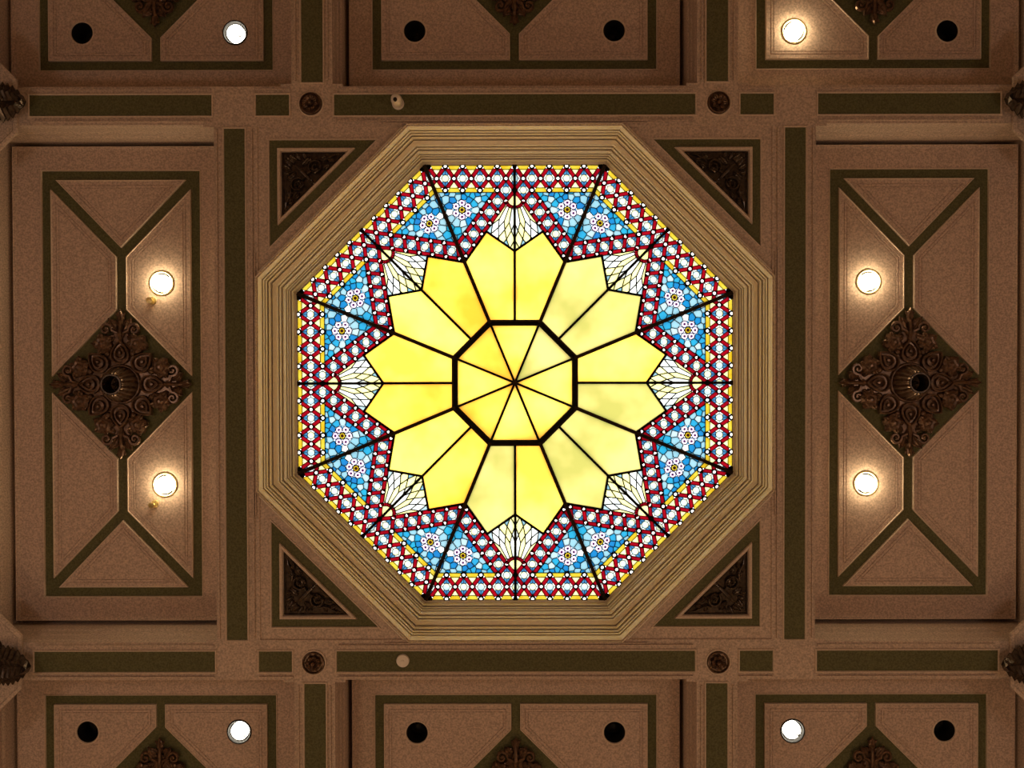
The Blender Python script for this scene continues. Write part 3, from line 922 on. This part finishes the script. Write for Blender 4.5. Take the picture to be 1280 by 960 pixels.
# acanthus bosses on the main crossings at the edge of the bay
def boss(label, loc):
    r = thing('acanthus_boss', label, 'boss', loc, 0, 'acanthus bosses at the edge of the bay')
    mb = MB()
    oc_ = lambda q, z: [(q*S*math.cos(PI/8+PI/4*i), q*S*math.sin(PI/8+PI/4*i), z) for i in range(8)]
    mb.loops([oc_(86, 0), oc_(86, -.03), oc_(82, -.04), oc_(80, -.03)], TAN, True); mb.build('pad', r)
    mb = MB(); mb.lathe([(60*S, -.03), (56*S, -.14), (40*S, -.24), (14*S, -.30), (2*S, -.31)], BRONZED, 32, cap=True); mb.build('core', r, True)
    for ring, (n, r0, L_, W_, zz, off) in enumerate(((4, 40, 60, 44, -.12, 0), (4, 22, 40, 30, -.2, PI/4))):
        mb = MB(); mb.leaf((r0*S, 0), 0, L_*S, W_*S, BRONZED, .06, .02, zz, 18)
        for q in (-.35, .35): mb.leaf((r0*S, 0), q*.6, L_*.8*S, W_*.5*S, BRONZED, .05, .02, zz+.02, 14)
        me = mb.mesh('leaf')
        for i in range(n):
            o = obj('leaf', me, r); o.rotation_euler = (0, 0, 2*PI*i/n+off)
    return r
b0 = boss('dark acanthus leaf boss beside the sprinkler coffer, on the dome camera beam', (-698*S, -347*S, ZC))
dup(b0, (698*S, -347*S, ZC), 0, 'dark acanthus leaf boss beside the coffer without sprinklers, on the dome camera beam')
dup(b0, (-698*S, 347*S, ZC), 0, 'dark acanthus leaf boss beside the sprinkler coffer, on the detector disc beam')
dup(b0, (698*S, 347*S, ZC), 0, 'dark acanthus leaf boss beside the coffer without sprinklers, on the detector disc beam')

# ================================================================== LAMPS
def downlight(kind):
    r = thing('recessed_downlight', '', 'downlight', (0, 0, 0), 0, {'dark': 'unlit downlights', 'lit': 'lit downlights', 'bulb': 'glaring downlights'}[kind])
    mb = MB(); rr = CR
    mb.lathe([(rr+.012, .004), (rr+.010, -.008), (rr-.004, -.012), (rr-.010, .0)], {'dark': RIM, 'lit': BLACK, 'bulb': BRASS}[kind], 32); mb.build('trim_ring', r)
    mb = MB(); mb.lathe([(rr-.006, 0), (rr-.02, .22), (.01, .225)], BLACK, 32, cap=True); mb.build('can', r)
    if kind == 'dark':
        mb = MB(); mb.lathe([(.055, .22), (.055, .17), (.03, .15), (.004, .145)], BLACK, 16, cap=True); mb.build('lamp_socket', r)
    elif kind == 'lit':
        mb = MB(); mb.lathe([(rr-.032, .05), (rr-.032, .012), (rr-.055, .002), (.01, -.004)], LENS, 28, cap=True); mb.build('lens', r)
        mb = MB(); mb.tube([(.035, .03, -.004), (.06, .05, -.012), (.075, .03, -.004)], .008, BLACK); mb.build('clip', r)
    else:
        mb = MB(); mb.lathe([(rr-.04, .06), (rr-.035, .0), (rr-.045, -.055), (.045, -.085), (.006, -.092)], BULB, 28, cap=True); mb.build('bulb', r, True)
    return r
zl = ZC + ZD
dk = [(-538, -437, 'unlit dark downlight in the square coffer, sprinkler side, past the dome camera beam'),
      (538, -437, 'unlit dark downlight in the square coffer past the dome camera beam, side without sprinklers'),
      (-538, 437, 'unlit dark downlight in the square coffer, sprinkler side, past the detector disc beam'),
      (538, 437, 'unlit dark downlight in the square coffer past the detector disc beam, side without sprinklers'),
      (-124, -438.5, 'unlit dark downlight in the wide coffer, closer to the dome camera'),
      (124, -438.5, 'unlit dark downlight in the wide coffer past the dome camera beam, farther from the camera'),
      (-124, 438.5, 'unlit dark downlight in the wide coffer, closer to the white detector disc'),
      (124, 438.5, 'unlit dark downlight in the wide coffer past the detector beam, farther from the disc')]
lt = [(-347.5, -437, 'lit', 'lit flush downlight in the square coffer between dome camera and sprinkler side'),
      (-347.5, 437, 'lit', 'lit flush downlight in the square coffer between detector disc and sprinkler side'),
      (347.5, 437, 'lit', 'lit flush downlight in the square coffer past the detector beam, side without sprinklers'),
      (347.5, -437, 'bulb', 'glaring lit downlight in the square coffer past the dome camera beam'),
      (-441, -126, 'bulb', 'glaring lit downlight in the sprinkler coffer, on the dome camera side of the rosette'),
      (-438.5, 126, 'bulb', 'glaring lit downlight in the sprinkler coffer, on the detector disc side of the rosette'),
      (441, -126, 'bulb', 'glaring lit downlight in the tall coffer without sprinklers, towards the dome camera beam'),
      (438.5, 126, 'bulb', 'glaring lit downlight in the tall coffer without sprinklers, towards the detector beam')]
protos = {}
for x, y, kd, lb in [(a, b, 'dark', c) for a, b, c in dk] + lt:
    loc = (x*KP, y*KP, zl)
    if kd not in protos:
        protos[kd] = downlight(kd); protos[kd].location = loc; protos[kd]['label'] = lb
    else: dup(protos[kd], loc, 0, lb)

# ================================================================== SMALL FITTINGS
r = thing('dome_camera', 'small white dome camera with black lens on the green beam strip', 'camera', (-145.0*S, -349*S, ZC))
mb = MB(); mb.lathe([(7.6*S, 0), (7.6*S, -.02), (6.8*S, -.03)], WHITE, 24, cap=True); mb.build('mount', r, True)
mb = MB(); mb.lathe([(6.6*S, -.01), (7.0*S, -.06), (7.0*S, -.12), (6.2*S, -.16), (4.2*S, -.185), (0.6*S, -.195)], WHITE, 24, cap=True); mb.build('housing', r, True)
mb = MB(); mb.lathe([(2.5*S, -.18), (2.4*S, -.196), (.4*S, -.200)], BLACK, 16, c=(-.4*S, 2.4*S, 0), cap=True); mb.build('lens', r)
r = thing('smoke_detector', 'flat white detector disc on the green beam strip', 'detector', (-141.5*S, 346.5*S, ZC))
mb = MB(); mb.lathe([(8.1*S, 0), (8.1*S, -.02), (7.4*S, -.032), (.5*S, -.036)], WHITE, 28, cap=True); mb.build('cover', r)
mb = MB(); mb.lathe([(2.0*S, -.030), (1.9*S, -.042), (.2*S, -.044)], WHITE, 16, cap=True); mb.build('sensor', r)
def sprinkler(label, loc):
    r = thing('sprinkler_head', label, 'sprinkler', loc, 0, 'sprinkler heads')
    mb = MB(); mb.lathe([(5.2*S, .002), (5.0*S, -.012), (3*S, -.018)], BRASS, 20, cap=True); mb.build('escutcheon', r)
    mb = MB(); mb.lathe([(1.6*S, -.01), (1.6*S, -.05), (1.0*S, -.06)], BRASS, 12, cap=True)
    for q in (-1, 1): mb.tube([(q*1.4*S, 0, -.04), (q*2.0*S, 0, -.06), (q*.4*S, 0, -.085)], .004, BRASS)
    mb.build('frame', r)
    mb = MB(); mb.lathe([(4*S, -.084), (4*S, -.089), (.3*S, -.091)], BRASS, 16, cap=True, flute=.12, nfl=8); mb.build('deflector', r)
    return r
sp = sprinkler('brass sprinkler head close beside the glaring downlight, dome camera side of the rosette', (-452.5*KP, -104*KP, zl-.002))
dup(sp, (-451.5*KP, 150*KP, zl-.002), 0, 'brass sprinkler head farther from its glaring downlight, detector disc side of the rosette')
